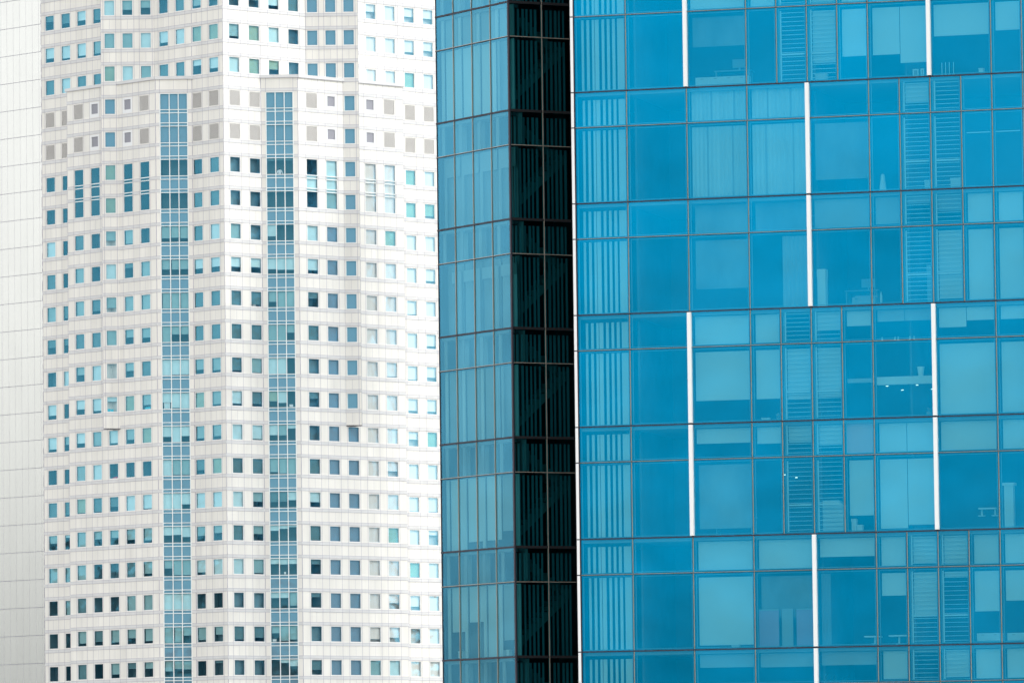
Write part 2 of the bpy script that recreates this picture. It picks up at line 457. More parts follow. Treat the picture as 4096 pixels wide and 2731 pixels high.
# returns, roofs, back of the tower
def vquad(mb, a, b, z0, z1, mat):
    mb.poly([(a.x, a.y, z0 + ZC), (b.x, b.y, z0 + ZC), (b.x, b.y, z1 + ZC), (a.x, a.y, z1 + ZC)], mat)
def ret(pl, u, depth, z0, z1, flip=1):
    a = pl.off(u); b = a - pl.n * depth
    vquad(wall, a, b, z0, z1, 'panel')
cl = CF.off(-1.05); fr = CF.off(29.35)
cl2 = cl - BD.n * ((cl - BD.p) @ BD.n); fr2 = fr - EG.n * ((fr - EG.p) @ EG.n)
vquad(wall, cl2, cl, BAYB, TOPH, 'panel'); vquad(wall, fr, fr2, BAYB, TOPH, 'panel')
ret(P1, -15.76, 3.1, BOT, PAR); ret(P2, 16.04, 3.1, BOT, PAR)
farL = BD.off(-32.34); farR = EG.off(36.5)
backL = farL + Vector((6, 30)); backR = farR + Vector((-6, 24))
for a, b in ((farL, backL), (backL, backR), (backR, farR)): vquad(wall, a, b, BOT, TOPH, 'panel')
wall.poly([(p.x, p.y, TOPH + ZC) for p in (farL, Vector(DE), farR, backR, backL)], 'panel')
ci = CF.off(5.34); fi = CF.off(22.88)
wall.poly([(p.x, p.y, TOPH + ZC - .004) for p in (cl2, cl, ci)], 'panel')
wall.poly([(p.x, p.y, TOPH + ZC - .004) for p in (fi, fr, fr2)], 'panel')
for a, b, c in ((P1.off(-15.76), P1.off(0), S1.off(4.302)), (S2.off(0), P2.off(0), P2.off(16.04))):
    d = (a - BD.n * 3.1) if a.x < -45 else (c - EG.n * 3.1)
    pts = (d, a, b, c) if a.x < -45 else (a, b, c, d)
    wall.poly([(p.x, p.y, PAR - 0.2 + ZC) for p in pts], 'panel')
wall.build('wall', wt)
# parapet copings
for q in (((P1, -15.95, 0.0), (S1, -0.05, 4.45)), ((S2, -0.12, 4.39), (P2, 0.0, 16.2))):
  cop = MB()
  for pl, a, b in q:
    cop.box(pl, a, b, PAR - 0.36, PAR + 0.02, -0.3, 0.16, 'band')
    cop.rect(pl, a, b, PAR - 0.365, PAR - 0.33, 0.164, 'joint')
  cop.build('parapet', wt)
# soffits under the small bays
sf = MB()
for tri in ((cl2, cl, CF.off(1.05)), (CF.off(27.24), fr, fr2)):
    P = [(p.x, p.y, BAYB - .06 + ZC) for p in tri]
    Q = [(p.x, p.y, BAYB + .06 + ZC) for p in tri]
    sf.poly(P[::-1], 'soffit'); sf.poly(Q, 'soffit')
    for i in range(3):
        j = (i + 1) % 3
        sf.poly([P[i], P[j], Q[j], Q[i]], 'soffit')
sf.build('bay_soffit', wt)

rooms = MB()
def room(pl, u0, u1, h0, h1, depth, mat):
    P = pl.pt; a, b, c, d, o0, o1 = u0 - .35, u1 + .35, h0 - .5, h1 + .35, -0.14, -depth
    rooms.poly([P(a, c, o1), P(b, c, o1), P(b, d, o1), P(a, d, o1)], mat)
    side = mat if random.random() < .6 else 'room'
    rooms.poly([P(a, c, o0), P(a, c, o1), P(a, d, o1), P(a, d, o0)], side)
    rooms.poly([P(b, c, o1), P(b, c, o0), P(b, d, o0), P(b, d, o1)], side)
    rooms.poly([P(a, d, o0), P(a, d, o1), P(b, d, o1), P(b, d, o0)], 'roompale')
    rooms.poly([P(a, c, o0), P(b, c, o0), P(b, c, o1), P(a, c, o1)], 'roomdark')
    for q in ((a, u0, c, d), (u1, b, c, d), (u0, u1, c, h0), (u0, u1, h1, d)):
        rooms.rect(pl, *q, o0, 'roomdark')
def window_mesh(mb, pl, u0, u1, h0, h1, fw=0.055, glassmat='wglass'):
    P = pl.pt
    for a, b in (((u0, h0), (u0, h1)), ((u0, h1), (u1, h1)), ((u1, h1), (u1, h0)), ((u1, h0), (u0, h0))):
        mb.poly([P(*a, 0), P(*b, 0), P(*b, -.14), P(*a, -.14)], 'reveal')
    mb.box(pl, u0, u0 + fw, h0, h1, -.12, -.02, 'frame'); mb.box(pl, u1 - fw, u1, h0, h1, -.12, -.02, 'frame')
    mb.box(pl, u0 + fw, u1 - fw, h0, h0 + fw, -.12, -.02, 'frame'); mb.box(pl, u0 + fw, u1 - fw, h1 - fw, h1, -.12, -.02, 'frame')
    mb.rect(pl, u0 + fw, u1 - fw, h0 + fw, h1 - fw, -.07, glassmat)
def blind_mesh(mb, pl, u0, u1, h0, h1, st):
    if st[0] in 'DXVQH': return False
    f = int(st[1:]) / 10.0
    j = random.uniform(-.03, .03) if f < 1 else 0
    bt = h1 - (h1 - h0) * min(1, f + j)
    mat = 'film' if st[0] == 'P' else st[0]
    sag = random.uniform(.0, .06) if f < .95 else 0.0
    lo = u0 + .02 + (random.uniform(0, .12) if st[0] == 'M' else 0)
    mb.box(pl, lo, u1 - .02, bt, h1, -.24, -.22, mat)
    if f < .99:
        mb.box(pl, lo, u1 - .02, bt - .03, bt, -.25, -.21, 'roompale')
    return True
wins.sort(key=lambda q: -q[7])
rest = MB()
for i, (pl, a, b, k, h0, h1, s, rk) in enumerate(wins):
    depth = 1.0 if (pl in (BD, EG) and abs((a + b) / 2) < 2) else random.choice([1.2, 1.6, 2.2])
    if s[0] == 'P' or (s[0] in 'LMTGW' and s[1:] == '10'): depth = 0.6
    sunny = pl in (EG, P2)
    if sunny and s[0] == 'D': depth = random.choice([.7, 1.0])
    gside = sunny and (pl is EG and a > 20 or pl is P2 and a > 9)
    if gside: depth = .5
    room(pl, a, b, h0, h1, depth, 'glareroom' if gside else 'roompale' if sunny else random.choice(['room', 'room', 'roomdark', 'roompale']))  # walls behind sunlit and glare-bright windows are painted paler
    if i < 100:
        m = MB(); window_mesh(m, pl, a, b, h0, h1)
        o = m.build('window', wt)
        m = MB()
        if blind_mesh(m, pl, a, b, h0, h1, s): m.build('blind', o)
    else:
        window_mesh(rest, pl, a, b, h0, h1); blind_mesh(rest, pl, a, b, h0, h1, s)
rest.build('window', wt)['kind'] = 'stuff'

for pl, a, b, h0, h1 in louvres:
    m = MB()
    m.rect(pl, a, b, h0, h1, -.12, 'void')
    for q in ((a, a + .05, h0, h1), (b - .05, b, h0, h1), (a + .05, b - .05, h1 - .04, h1), (a + .05, b - .05, h0, h0 + .04)):
        m.box(pl, *q, -.12, .01, 'slat')
    n = 18
    for i in range(n):
        z = h0 + .04 + (h1 - h0 - .08) * (i + .5) / n
        P = pl.pt
        m.poly([P(a + .05, z - .02, .0), P(b - .05, z - .02, .0), P(b - .05, z + .035, -.09), P(a + .05, z + .035, -.09)], 'slat')
        m.poly([P(a + .05, z - .02, .0), P(a + .05, z - .036, .0), P(b - .05, z - .036, .0), P(b - .05, z - .02, .0)], 'slat')
    m.build('louvre', wt)
for pl, a, b, h0, h1 in smalls:
    m = MB(); c = (a + b) / 2
    z0, z1 = h0 + .42, h1 - .22
    for q in ((a, c - .57, h0 - .02, h1), (c + .57, b, h0 - .02, h1), (c - .57, c + .57, h0 - .02, z0), (c - .57, c + .57, z1, h1)):
        m.box(pl, *q, -.1, .015, 'frame')
    m.rect(pl, c - .57, c + .57, z0, z1, -.08, 'smallpane')
    m.build('small_window', wt)
TS = {'P10': ('D', 'D', 'D'), 'P11': ('D', 'D', 'D'), 'P13': ('D', 'D', 'D'), 'P14': ('D', 'D', 'D'), 'P20': ('D', 'L', 'D'), 'P21': ('L', 'L', 'M'), 'P23': ('W', 'W', 'W'), 'P24': ('W', 'W', 'W')}
for pl, a, b, h0, h1, key in talls:
    m = MB(); window_mesh(m, pl, a, b, h0, h1, .04)
    zz = [row(5) + .02, row(5) - .34, row(5) - 1.52, row(5) - 1.86]
    for z in zz:
        m.box(pl, a + .04, b - .04, z - .05, z + .05, -.11, -.01, 'mullion')
    o = m.build('tall_window', wt)
    room(pl, a, b, h0, h1, 1.8, 'roomdark')
    zones = [(zz[0] + .05, h1), (zz[3] + .05, zz[0] - .05), (h0, zz[3] - .05)]
    for (z0, z1), s in zip(zones, TS[key]):
        if s != 'D':
            m = MB(); m.box(pl, a + .02, b - .02, z0, z1, -.24, -.22, s); m.build('blind', o)
# glazed strips
SB = {
 'S1': {3: 'P10 P10 P10', 4: 'P10 P10 P10', 5: 'D D D', 6: 'D D D', 7: 'M7 M7 M7', 8: 'M6 M6 M6', 9: 'M10 M10 M10', 10: 'M10 M5 M5', 11: 'L10 L9 L9', 12: 'L6 L9 L10', 13: 'L6 L10 L6',
        14: 'L10 M9 M9', 15: 'L10 L10 L7', 16: 'L5 L5 L6', 17: 'M5 M9 M9', 18: 'L10 L10 L10', 19: 'M10 M9 M5', 20: 'M6 M5 M5', 21: 'M6 D D', 22: 'D M5 D', 23: 'M6 M5 M5'},
 'S2': {3: 'P10 P10 P10', 4: 'P10 P10 P10', 5: 'T1 T1 T1', 6: 'D D D', 7: 'L7 D D', 8: 'L7 L7 L7', 9: 'M6 M10 M10', 10: 'M10 M10 M5', 11: 'L10 L10 D', 12: 'G6 L7 D', 13: 'L6 M6 L2',
        14: 'M8 M9 M10', 15: 'T6 T6 L5', 16: 'L3 L2 L1', 17: 'L3 L3 L3', 18: 'L3 L3 M8', 19: 'M4 M9 M8', 20: 'D L2 L4', 21: 'M6 D D', 22: 'D M5 D', 23: 'M6 M5 M5'}}
for nm, (pl, a, b, xs) in STRIP.items():
    m = MB()
    bl = []
    zt = row(3) + 1.92; zb = row(BOTK) - .4
    for i, x in enumerate(xs):
        m.box(pl, x - .05, x + .05, zb, zt, -.1, .04, 'mullion')
    for k in range(3, BOTK + 1):
        r = row(k)
        for z in (r + .03, r - .35, r - 1.53, r - 1.91):
            if zb < z - .1: 
                for x0, x1 in zip(xs, xs[1:]): m.box(pl, x0 + .045, x1 - .045, z - .04, z + .04, -.1, .03, 'mullion')
        for i, (x0, x1) in enumerate(zip(xs, xs[1:])):
            m.rect(pl, x0 + .045, x1 - .045, r + .065, r + 1.95, -.06, 'wglass')
            m.rect(pl, x0 + .045, x1 - .045, max(zb, r - 1.95), r + .065, -.06, 'wglass')
            m.rect(pl, x0 + .045, x1 - .045, r - 1.53, r - .35, -.10, 'film')
            m.rect(pl, x0 + .045, x1 - .045, r - .35, r + .0, -.095, 'film')
            m.rect(pl, x0 + .045, x1 - .045, max(zb, r - 1.91), r - 1.53, -.095, 'film')
            bl.append((x0, x1, r, SB[nm][k].split()[i], k))
        room(pl, xs[0], xs[3], r + .1, r + 1.9, 2.0, 'room')
    m.box(pl, xs[0] - .045, xs[3] + .045, zt - .04, zt + .02, -.1, .04, 'mullion')
    o = m.build('glazing_strip', wt)
    for x0, x1, r, s, k in bl:
        mm = MB()
        if blind_mesh(mm, pl, x0 + .02, x1 - .02, r + .06, r + 1.9, s): mm.build('blind', o)
rooms.build('room_interior', wt)

# ================================================================== PLAIN TOWER (far left)
AP = Plane((-65.8, 866.0), DBD)
pt_ = thing('plain_tower', 'windowless pale grey-green panelled tower at the left edge, beside the white windowed tower', 'tower', (-72, 880, 0))
m = MB()
A0 = 113.18 - 0.5
wL, wR = -14.0, 0.9
ah = A0 + 14
m.rect(AP, wL, wR, BOT, ah, 0, 'metal')
l0, r0 = AP.off(wL), AP.off(wR)
l1, r1 = l0 - AP.n * 22, r0 - AP.n * 22
vquad(m, l1, l0, BOT, ah, 'metal'); vquad(m, r0, r1, BOT, ah, 'metal'); vquad(m, r1, l1, BOT, ah, 'metal')
m.poly([(p.x, p.y, ah + ZC) for p in (l0, r0, r1, l1)], 'metal')
m.build('wall', pt_)
m = MB()
k = -3
while A0 - 3.9 * k > -20:
    z = A0 - 3.9 * k
    m.box(AP, wL, 0.15, z - .03, z + .03, -.02, .012, 'darkjoint')
    m.box(AP, 0.09, 0.17, z - 2.95, z - 1.15, -.02, .014, 'darkjoint')
    m.box(AP, 0.09, 0.17, z - 3.87, z - 3.25, -.02, .014, 'darkjoint')
    k += 1
for i in range(-4, 8):
    x = -8.62 + 1.376 * i
    if x < .1: m.box(AP, x - .011, x + .011, -20, ah - .2, -.02, .006, 'joint')
m.build('joint_grid', pt_)

# ================================================================== BLUE GLASS TOWER
HB, BF, TR, U = 31.512806, 4.2, 1.3347, 2.326
MP = Plane((4.40749944, 231.31255917), (0.96111649, -0.27614324))
OLp, ORp, RRp = Vector((-2.83533, 241.709958)), Vector((0.0127158, 237.22948)), Vector((2.3998919, 238.4572089))
OP, RP = Plane(OLp, ORp - OLp), Plane(ORp, RRp - ORp)
def d(k): return HB - BF * k
def t(k): return d(k) - TR
bt = thing('glass_tower', 'saturated blue glass tower with white vertical fins and a dark recessed slot', 'office tower', (12, 240, 0))
MR = 34.0
rows_ = []
for k in range(-1, 8):
    rows_.append(('U', k, t(k), d(k))); rows_.append(('V', k, d(k + 1), t(k)))
PC = [('w', 0, 1), ('w', 1, 2), ('h', 2, 2.5), ('l', 2.5, 3), ('l', 3, 3.5), ('h', 3.5, 4), ('w', 4, 5), ('w', 5, 6), ('h', 6, 6.5), ('l', 6.5, 7), ('l', 7, 7.5), ('h', 7.5, 8), ('w', 8, 9)]
QC = [('w', 0, 1), ('w', 1, 2), ('w', 2, 3), ('w', 3, 4), ('h', 4, 4.5), ('l', 4.5, 5), ('l', 5, 5.5), ('h', 5.5, 6), ('h', 6, 6.5), ('h', 6.5, 7), ('w', 7, 8), ('w', 8, 9)]
def pat(k): return PC if (k % 4) in (0, 3) else QC
SC = {
 ('U', 0): '- B100 B100 B80 B100 B100 B100 - B100 B100', ('V', 0): '- F45 - - B75 B68 B68/80 B47 B43 B60',
 ('U', 1): '- C C - - B70 - - - -', ('V', 1): '- C C F80 - - - - - -',
 ('U', 2): '- F100 F100 N100 N90 N35 N60 B100 B100 B100', ('V', 2): '- F70 c - - - B95 B100 B100 B100',
 ('U', 3): '- B100 B100 - B65 B55 N45/45 B68/50 B50 -', ('V', 3): '- B70 B70 B72 B70 - - B97 B97 B97',
 ('U', 4): '- B55 B60 B60 B70 K B100/100 B100 B100 B100', ('V', 4): '- F90 - - - B78 B96/92 - - -',
 ('U', 5): '- B100 B100 B65 B100 B90 B95 B100 B100 B100', ('V', 5): '- B95 F60 f B35 B62 B12 B58 B45 B50',
 ('U', 6): '- N50 N52 N50 B92 N20 B90 B100 B100 B100',
}
far = MB()
def inner_frame(m, pl, a, b, z0, z1):
    for q in ((a, a + .02, z0, z1), (b - .02, b, z0, z1), (a + .02, b - .02, z1 - .02, z1), (a + .02, b - .02, z0, z0 + .02)):
        m.box(pl, *q, -.14, -.10, 'bin')
def cell(pl, name, a, b, z0, z1, st, visible, gm='bglass', slats=False):
    a += .02; b -= .02; z0 += .02; z1 -= .02
    m = MB() if visible else far
    m.pane(pl, a, b, z0, z1, gm)
    inner_frame(m, pl, a + .05, b - .05, z0 + .05, z1 - .05)
    o = m.build(name, bt) if visible else None
    def sub(nm, fn):
        mm = MB() if visible else far
        fn(mm)
        if visible: return mm.build(nm, o)
    ia, ib, it, ib0 = a + .10, b - .10, z1 - .12, z0 + .06
    if slats: ia, ib = a + .14, b - .10
    H = z1 - z0
    if slats:
        def fn(mm):
            n = max(6, round((it - ib0) / .165))
            for i in range(n):
                z = ib0 + (it - ib0) * (i + .5) / n
                mm.box(pl, ia, ib, z - .008, z + .008, -.22, -.12, 'bslat')
            mm.box(pl, ia - .05, ia, ib0, it, -.2, -.15, 'bslat')
            if H > 2: mm.box(pl, ia, ib, ib0 + .98, ib0 + 1.03, -.22, -.11, 'bslat')
        sub('louvre_blades', fn)
    mat = {'B': 'bblind', 'N': 'bmid', 'F': 'bfaint'}.get(st[0])
    if mat and len(st) > 1:
        parts = st[1:].split('/')
        w = (ib - ia) / len(parts)
        for i, p in enumerate(parts):
            f = float(p) / 100
            zb = max(ib0, z1 - H * f)
            o_ = -.28 if st[0] != 'F' else -.55
            sub('blind', lambda mm: mm.box(pl, ia + w * i + .012, ia + w * (i + 1) - .012, zb, it - .04, o_ - .02, o_, mat))
    elif st == 'K':
        sub('blind', lambda mm: mm.box(pl, a + .03, b - .03, ib0, it, -.3, -.28, 'pink'))
    elif st == 'C':
        def fn(mm):
            n = 26
            x = ia
            gaps = {random.randint(6, 9), random.randint(16, 20)}
            for i in range(n):
                x0, x1 = ia + (ib - ia) * i / n, ia + (ib - ia) * (i + 1) / n
                zig = .012 if i % 2 else -.012
                P = pl.pt
                mm.poly([P(x0, ib0, -.3 - zig), P(x1, ib0, -.3 + zig), P(x1, it, -.3 + zig), P(x0, it, -.3 - zig)], 'bmid' if i in gaps else 'curtain')
        sub('curtain', fn)
    elif st in 'cf' and st != '-':
        x0, x1 = (ia + (ib - ia) * .5, ib) if st == 'c' else (ia, ia + .35)
        def fn(mm):
            n = 12
            P = pl.pt
            for i in range(n):
                y0, y1 = x0 + (x1 - x0) * i / n, x0 + (x1 - x0) * (i + 1) / n
                zig = .03 if i % 2 else -.03
                mm.poly([P(y0, ib0, -.5 - zig), P(y1, ib0, -.5 + zig), P(y1, it, -.5 + zig), P(y0, it, -.5 - zig)], 'bmid')
        sub('curtain', fn)

SL = [(-1.796, -1.711), (-1.592, -1.493), (-1.385, -1.30), (-1.27, -1.12), (-1.007, -.908), (-.799, -.7), (-.596, -.487), (-.40, -.12)]
for rt, k, z0, z1 in rows_:
    vis = (0 <= k <= 5) or (k == 6 and rt == 'U')
    sts = SC.get((rt, k), '').split()
    for i, (ty, a, b) in enumerate(pat(k)):
        if a * U > MR: continue
        st = sts[i] if i < len(sts) else random.choice(['B100', 'B60', '-', 'B80'])
        v = vis and a < 6.9
        nm = {'w': 'window', 'h': 'narrow_window', 'l': 'louvre_window'}[ty] if rt == 'V' else {'w': 'transom_window', 'h': 'narrow_transom_window', 'l': 'louvre_transom_window'}[ty]
        cell(MP, nm, a * U, b * U, z0, z1, st, v, slats=(ty == 'l'))
    # slatted column on the left
    m = MB() if vis else far
    m.pane(MP, -2.0, -.02, z0 + .02, z1 - .02, 'bglass')
    inner_frame(m, MP, -1.96, -.07, z0 + .05, z1 - .05)
    o = m.build('slatted_window', bt) if vis else None
    mm = MB() if vis else far
    zt_ = z1 - (.28 if rt == 'U' else .10); zb_ = z0 + .08
    jt = random.uniform(-.02, .02)
    for x0, x1 in SL:
        mm.box(MP, x0 + jt, x1 + jt, zb_, zt_, -.32, -.28, 'bblind')
    if vis: mm.build('vertical_slats', o)
far.build('distant_window', bt)['kind'] = 'stuff'
ztop, zbot = d(-1), d(8)
# mullions and gaskets
mu = MB()
for rt, k, z0, z1 in rows_:
    xs = sorted({a for _, a, b in pat(k)} | {9})
    fins_ = {x for x in (1, 5, 9)} if pat(k) is PC else {3, 7}
    for x in xs:
        if x in fins_: continue
        X = x * U
        mu.box(MP, X - .022, X, z0 + .03, z1 - .03, -.08, .012, 'mdark')
        mu.box(MP, X, X + .014, z0 + .03, z1 - .03, -.08, .03, 'mlight')
    z = z1
    if rt == 'U':
        mu.box(MP, -2.03, 9 * U, z - .024, z + .024, -.08, .02, 'mdark')
    else:
        mu.box(MP, -2.03, 9 * U, z - .022, z - .004, -.08, .014, 'mdark')
        mu.box(MP, -2.03, 9 * U, z - .004, z + .010, -.08, .03, 'mlight')
mu.box(MP, -2.035, -2.0, zbot, ztop, -.08, .05, 'mdark')
mu.build('mullion_grid', bt)
# white fins: two storeys each, staggered
for k0, k1, xs in ((-1, 1, (1, 5)), (1, 3, (3, 7)), (3, 5, (1, 5)), (5, 7, (3, 7))):
    for x in xs:
        m = MB()
        X = x * U
        for kk in range(k0, k1):
            lo, hi = d(kk + 1) + .035, d(kk) - .035
            m.box(MP, X - .07, X + .07, lo, hi, -.06, .16, 'finwhite')
            m.box(MP, X - .05, X + .05, lo - .07 if kk < k1 - 1 else lo, lo, -.06, .10, 'mdark')
        m.build('fin', bt)
m = MB()
for rt, k, z0, z1 in rows_:
    m.box(MP, -2.143, -2.036, z0 + .022, z1 - .022, -.10, .06, 'finwhite')
    m.box(MP, -2.13, -2.05, z0 - .022, z0 + .022, -.08, .03, 'mdark')
m.build('edge_fin', bt)
# teal side face
OX = [0.0, 1.27, 2.63, 3.977, 5.309]
OS = {('V', 0): 'B100 B100 B100 R', ('V', 1): 'n n n n', ('V', 2): 'p p p p', ('V', 3): 'N100 N100 N100 R', ('V', 4): 'B100 B88 B88 r', ('V', 5): 'B62 B50 B100 r', ('U', 0): 'N100 N100 N100 N100'}
sfar = MB()
for rt, k, z0, z1 in rows_:
    vis = (0 <= k <= 5) or (k == 6 and rt == 'U')
    sts = OS.get((rt, k), 'e e e e').split()
    for i in range(4):
        a, b = OX[i] + .02, OX[i + 1] - .02
        m = MB() if vis else sfar
        m.pane(OP, a, b, z0 + .02, z1 - .02, 'sglass', .006)
        o = m.build('side_window', bt) if vis else None
        st = sts[i]
        mm = MB() if vis else sfar
        zt_, zb_ = z1 - .06, z0 + .06
        if st == 'e': mm.box(OP, a + .26, b - .03, zb_, zt_, -.62, -.60, 'bfaint'); mm.box(OP, a + .04, a + .24, zb_, zt_, -.22, -.18, 'bmid')
        elif st == 'n': mm.box(OP, a + .04, b - .04, zb_, zt_, -.42, -.40, 'bfaint'); mm.box(OP, a + .04, b - .04, zt_ - .75, zt_, -.30, -.28, 'bmid'); mm.box(OP, a + .04, a + .22, zb_, zt_ - .75, -.30, -.28, 'bmid')
        elif st == 'p': mm.box(OP, a + .04, b - .04, zb_, zt_, -.42, -.40, 'bfaint'); mm.box(OP, a + (.5 if i == 0 else .1), b - .04, zt_ - .72, zt_ - .28, -.30, -.28, 'bmid'); mm.box(OP, b - .25, b - .04, zb_, zt_ - .72, -.3, -.28, 'bblind' if i == 3 else 'bmid')
        elif st == 'R': mm.box(OP, a + .04, b - .28, zb_, zt_, -.42, -.40, 'bfaint'); mm.box(OP, b - .26, b - .04, zb_, zt_, -.30, -.28, 'bblind'); mm.box(OP, a + .04, a + .2, zb_, zt_, -.3, -.28, 'bmid')
        elif st == 'r': mm.box(OP, a + .04, b - .55, zb_ + .6, zt_, -.30, -.28, 'bmid'); mm.box(OP, b - .53, b - .04, zb_, zt_, -.30, -.28, 'bblind')
        else:
            mt = 'bblind' if st[0] == 'B' else 'bmid'
            mm.box(OP, a + .26, b - .03, max(zb_, z1 - (z1 - z0) * float(st[1:]) / 100), zt_, -.30, -.28, mt)
            mm.box(OP, a + .04, a + .22, zb_, zt_, -.24, -.20, 'bblind')
        if vis: mm.build('blind', o)
sfar.build('distant_side_window', bt)['kind'] = 'stuff'
mu = MB()
for x in OX[1:4]:
    mu.box(OP, x - .02, x, zbot, ztop, -.08, .010, 'mdark')
    mu.box(OP, x, x + .018, zbot, ztop, -.08, .028, 'mlight')
mu.box(OP, -.02, .015, zbot, ztop, -.08, .02, 'mdark')
for rt, k, z0, z1 in rows_:
    z = z1
    if rt == 'U': mu.box(OP, -.03, 5.30, z - .032, z + .032, -.08, .034, 'mdark')
    else:
        mu.box(OP, -.03, 5.30, z - .028, z - .002, -.08, .033, 'mdark'); mu.box(OP, -.03, 5.30, z - .002, z + .016, -.08, .036, 'mlight')
mu.build('side_mullion_grid', bt)
# dark recess
RX = [0.03, 1.44, 2.66]
rfar = MB()
for rt, k, z0, z1 in rows_:
    vis = (0 <= k <= 5) or (k == 6 and rt == 'U')
    for i in range(2):
        m = MB() if vis else rfar
        m.pane(RP, RX[i] + .02, RX[i + 1] - .02, z0 + .02, z1 - .02, 'dglass', .006)
        o = m.build('dark_window', bt) if vis else None
        mm = MB() if vis else rfar
        n = 7 if i == 0 else 6
        for j in range(n):
            x = RX[i] + .12 + (RX[i + 1] - RX[i] - .1) * j / n + random.uniform(-.012, .012)
            mm.box(RP, x, x + random.uniform(.06, .10), z0 + .05, z1 - (.22 if rt == 'U' else .10), -.30, -.26, 'dslat')
        if vis: mm.build('vertical_slats', o)
rfar.build('distant_dark_window', bt)['kind'] = 'stuff'
mu = MB()
mu.box(RP, -.02, .03, zbot, ztop, -.08, .035, 'mdark')
mu.box(RP, 1.425, 1.445, zbot, ztop, -.08, .03, 'mlight')
for rt, k, z0, z1 in rows_:
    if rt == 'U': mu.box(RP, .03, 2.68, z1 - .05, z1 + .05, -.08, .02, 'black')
    else: mu.box(RP, .03, 2.68, z1 - .012, z1 + .014, -.08, .034, 'mlight')
mu.build('recess_mullion_grid', bt)
m = MB()
def flight(m, x0, z0, x1, z1, o):
    P = RP.pt
    th = .34
    n = 9
    m.poly([P(x0, z0 - th, o), P(x1, z1 - th, o), P(x1, z1, o), P(x0, z0, o)], 'stair')
    m.poly([P(x0, z0 - th, o), P(x0, z0 - th, o - .7), P(x1, z1 - th, o - .7), P(x1, z1 - th, o)], 'stair')
    for i in range(n):
        a, b = x0 + (x1 - x0) * i / n, x0 + (x1 - x0) * (i + 1) / n
        zz = z0 + (z1 - z0) * (i + 1) / n
        m.box(RP, min(a, b), max(a, b), zz - .17, zz, o - .7, o - .002, 'stair')
for k in range(-1, 8):
    flight(m, .38, d(k + 1) + .65, 2.6, d(k + 1) + 2.6, -.5)
    flight(m, 2.6, d(k + 1) + 2.75, .38, d(k + 1) + 4.3, -1.25)
m.build('staircase', bt)
# body: slabs, core walls, closing walls
body = MB()
for k in range(-1, 9):
    body.box(MP, -1.95, MR, d(k) - .15, d(k) - .03, -7.0, -.10, 'slab')
    body.box(OP, .05, 4.9, d(k) - .15, d(k) - .03, -.7, -.10, 'slab')
body.rect(MP, -1.95, MR, zbot, ztop, -6.0, 'core')
for x in (0.03, 3.0 * U, 4.5 * U, 9 * U):
    body.box(MP, x - .04, x + .04, zbot, ztop, -6.0, -1.2, 'core')
body.rect(OP, .02, 4.9, zbot, ztop, -.75, 'core')
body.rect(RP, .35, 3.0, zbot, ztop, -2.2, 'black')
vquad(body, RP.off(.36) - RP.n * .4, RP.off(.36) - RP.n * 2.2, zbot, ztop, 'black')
ml = MP.off(-2.08); mr = MP.off(MR)
side = [RRp - Vector((.02, 0)), Vector((ml.x + .02, ml.y + .12))]
for a, b in ((side[0], side[1]),): vquad(body, a, b, BOT, ztop, 'mdark')
ob, mrb = OLp + Vector((3.5, 26)), mr + Vector((8, 28))
for a, b in ((mr, mrb), (mrb, ob), (ob, OLp)): vquad(body, a, b, BOT, ztop, 'slab')
foot = [OLp, ORp, RRp, side[1], mr, mrb, ob]
body.poly([(p.x, p.y, ztop + ZC) for p in foot], 'slab')
for a, b in ((OLp, ORp), (ORp, RRp), (side[1], mr)): vquad(body, a, b, BOT, zbot, 'slab')
body.build('structure_core', bt)
# downlights on the ceilings
LAMPS = [(9.61, 15.96, -.9), (10.1, 15.82, -1.3), (10.75, 15.965, -.9), (11.23, 15.82, -1.3), (5.66, 12.77, -.8), (6.12, 12.655, -.8)]
for u, h, o in LAMPS:
    m = MB(); m.box(MP, u - .04, u + .04, h - .012, h + .012, o - .06, o, 'lamp')
    m.build('downlight', bt)
# the white beam (bulkhead) across two bays
m = MB()
m.box(MP, 9.36, 11.50, 15.97, 16.26, -.6, -.35, 'bblind'); m.build('bulkhead', bt)
m = MB(); m.box(MP, 8.24, 9.22, 16.08, 16.23, -.6, -.35, 'bmid'); m.build('bulkhead', bt)

for u0, u1 in ((12.95, 13.82), (14.05, 14.95)):
    m = MB(); m.box(MP, u0, u1, 25.17, 25.20, -.25, -.21, 'bslat'); m.build('rail', bt)
# ================================================================== things behind the glass
def carton(name, label, cat, pl, u0, u1, h0, h1, o, dep=.25, mat='white', group=None):
    m = MB()
    lid = (h1 - h0) * .22
    m.box(pl, u0, u1, h0, h1 - lid, o - dep, o, mat)
    m.box(pl, u0 - .012, u1 + .012, h1 - lid, h1, o - dep - .012, o + .012, mat)
    q = m.build(name, None, pl.pt((u0 + u1) / 2, h0, o)); return tag(q, label, cat, group)
def pframe(label, pl, u0, u1, h0, h1, o):
    r = thing('picture_frame', label, 'picture frame', pl.pt((u0 + u1) / 2, h0, o), 'picture frames on the ledge')
    m = MB(); w_ = .045
    for q in ((u0, u0 + w_, h0, h1), (u1 - w_, u1, h0, h1), (u0 + w_, u1 - w_, h0, h0 + w_), (u0 + w_, u1 - w_, h1 - w_, h1)): m.box(pl, *q, o - .03, o, 'white')
    m.build('frame', r)
    m = MB(); m.box(pl, u0 + w_, u1 - w_, h0 + w_, h1 - w_, o - .025, o - .01, 'grey'); m.build('picture', r)
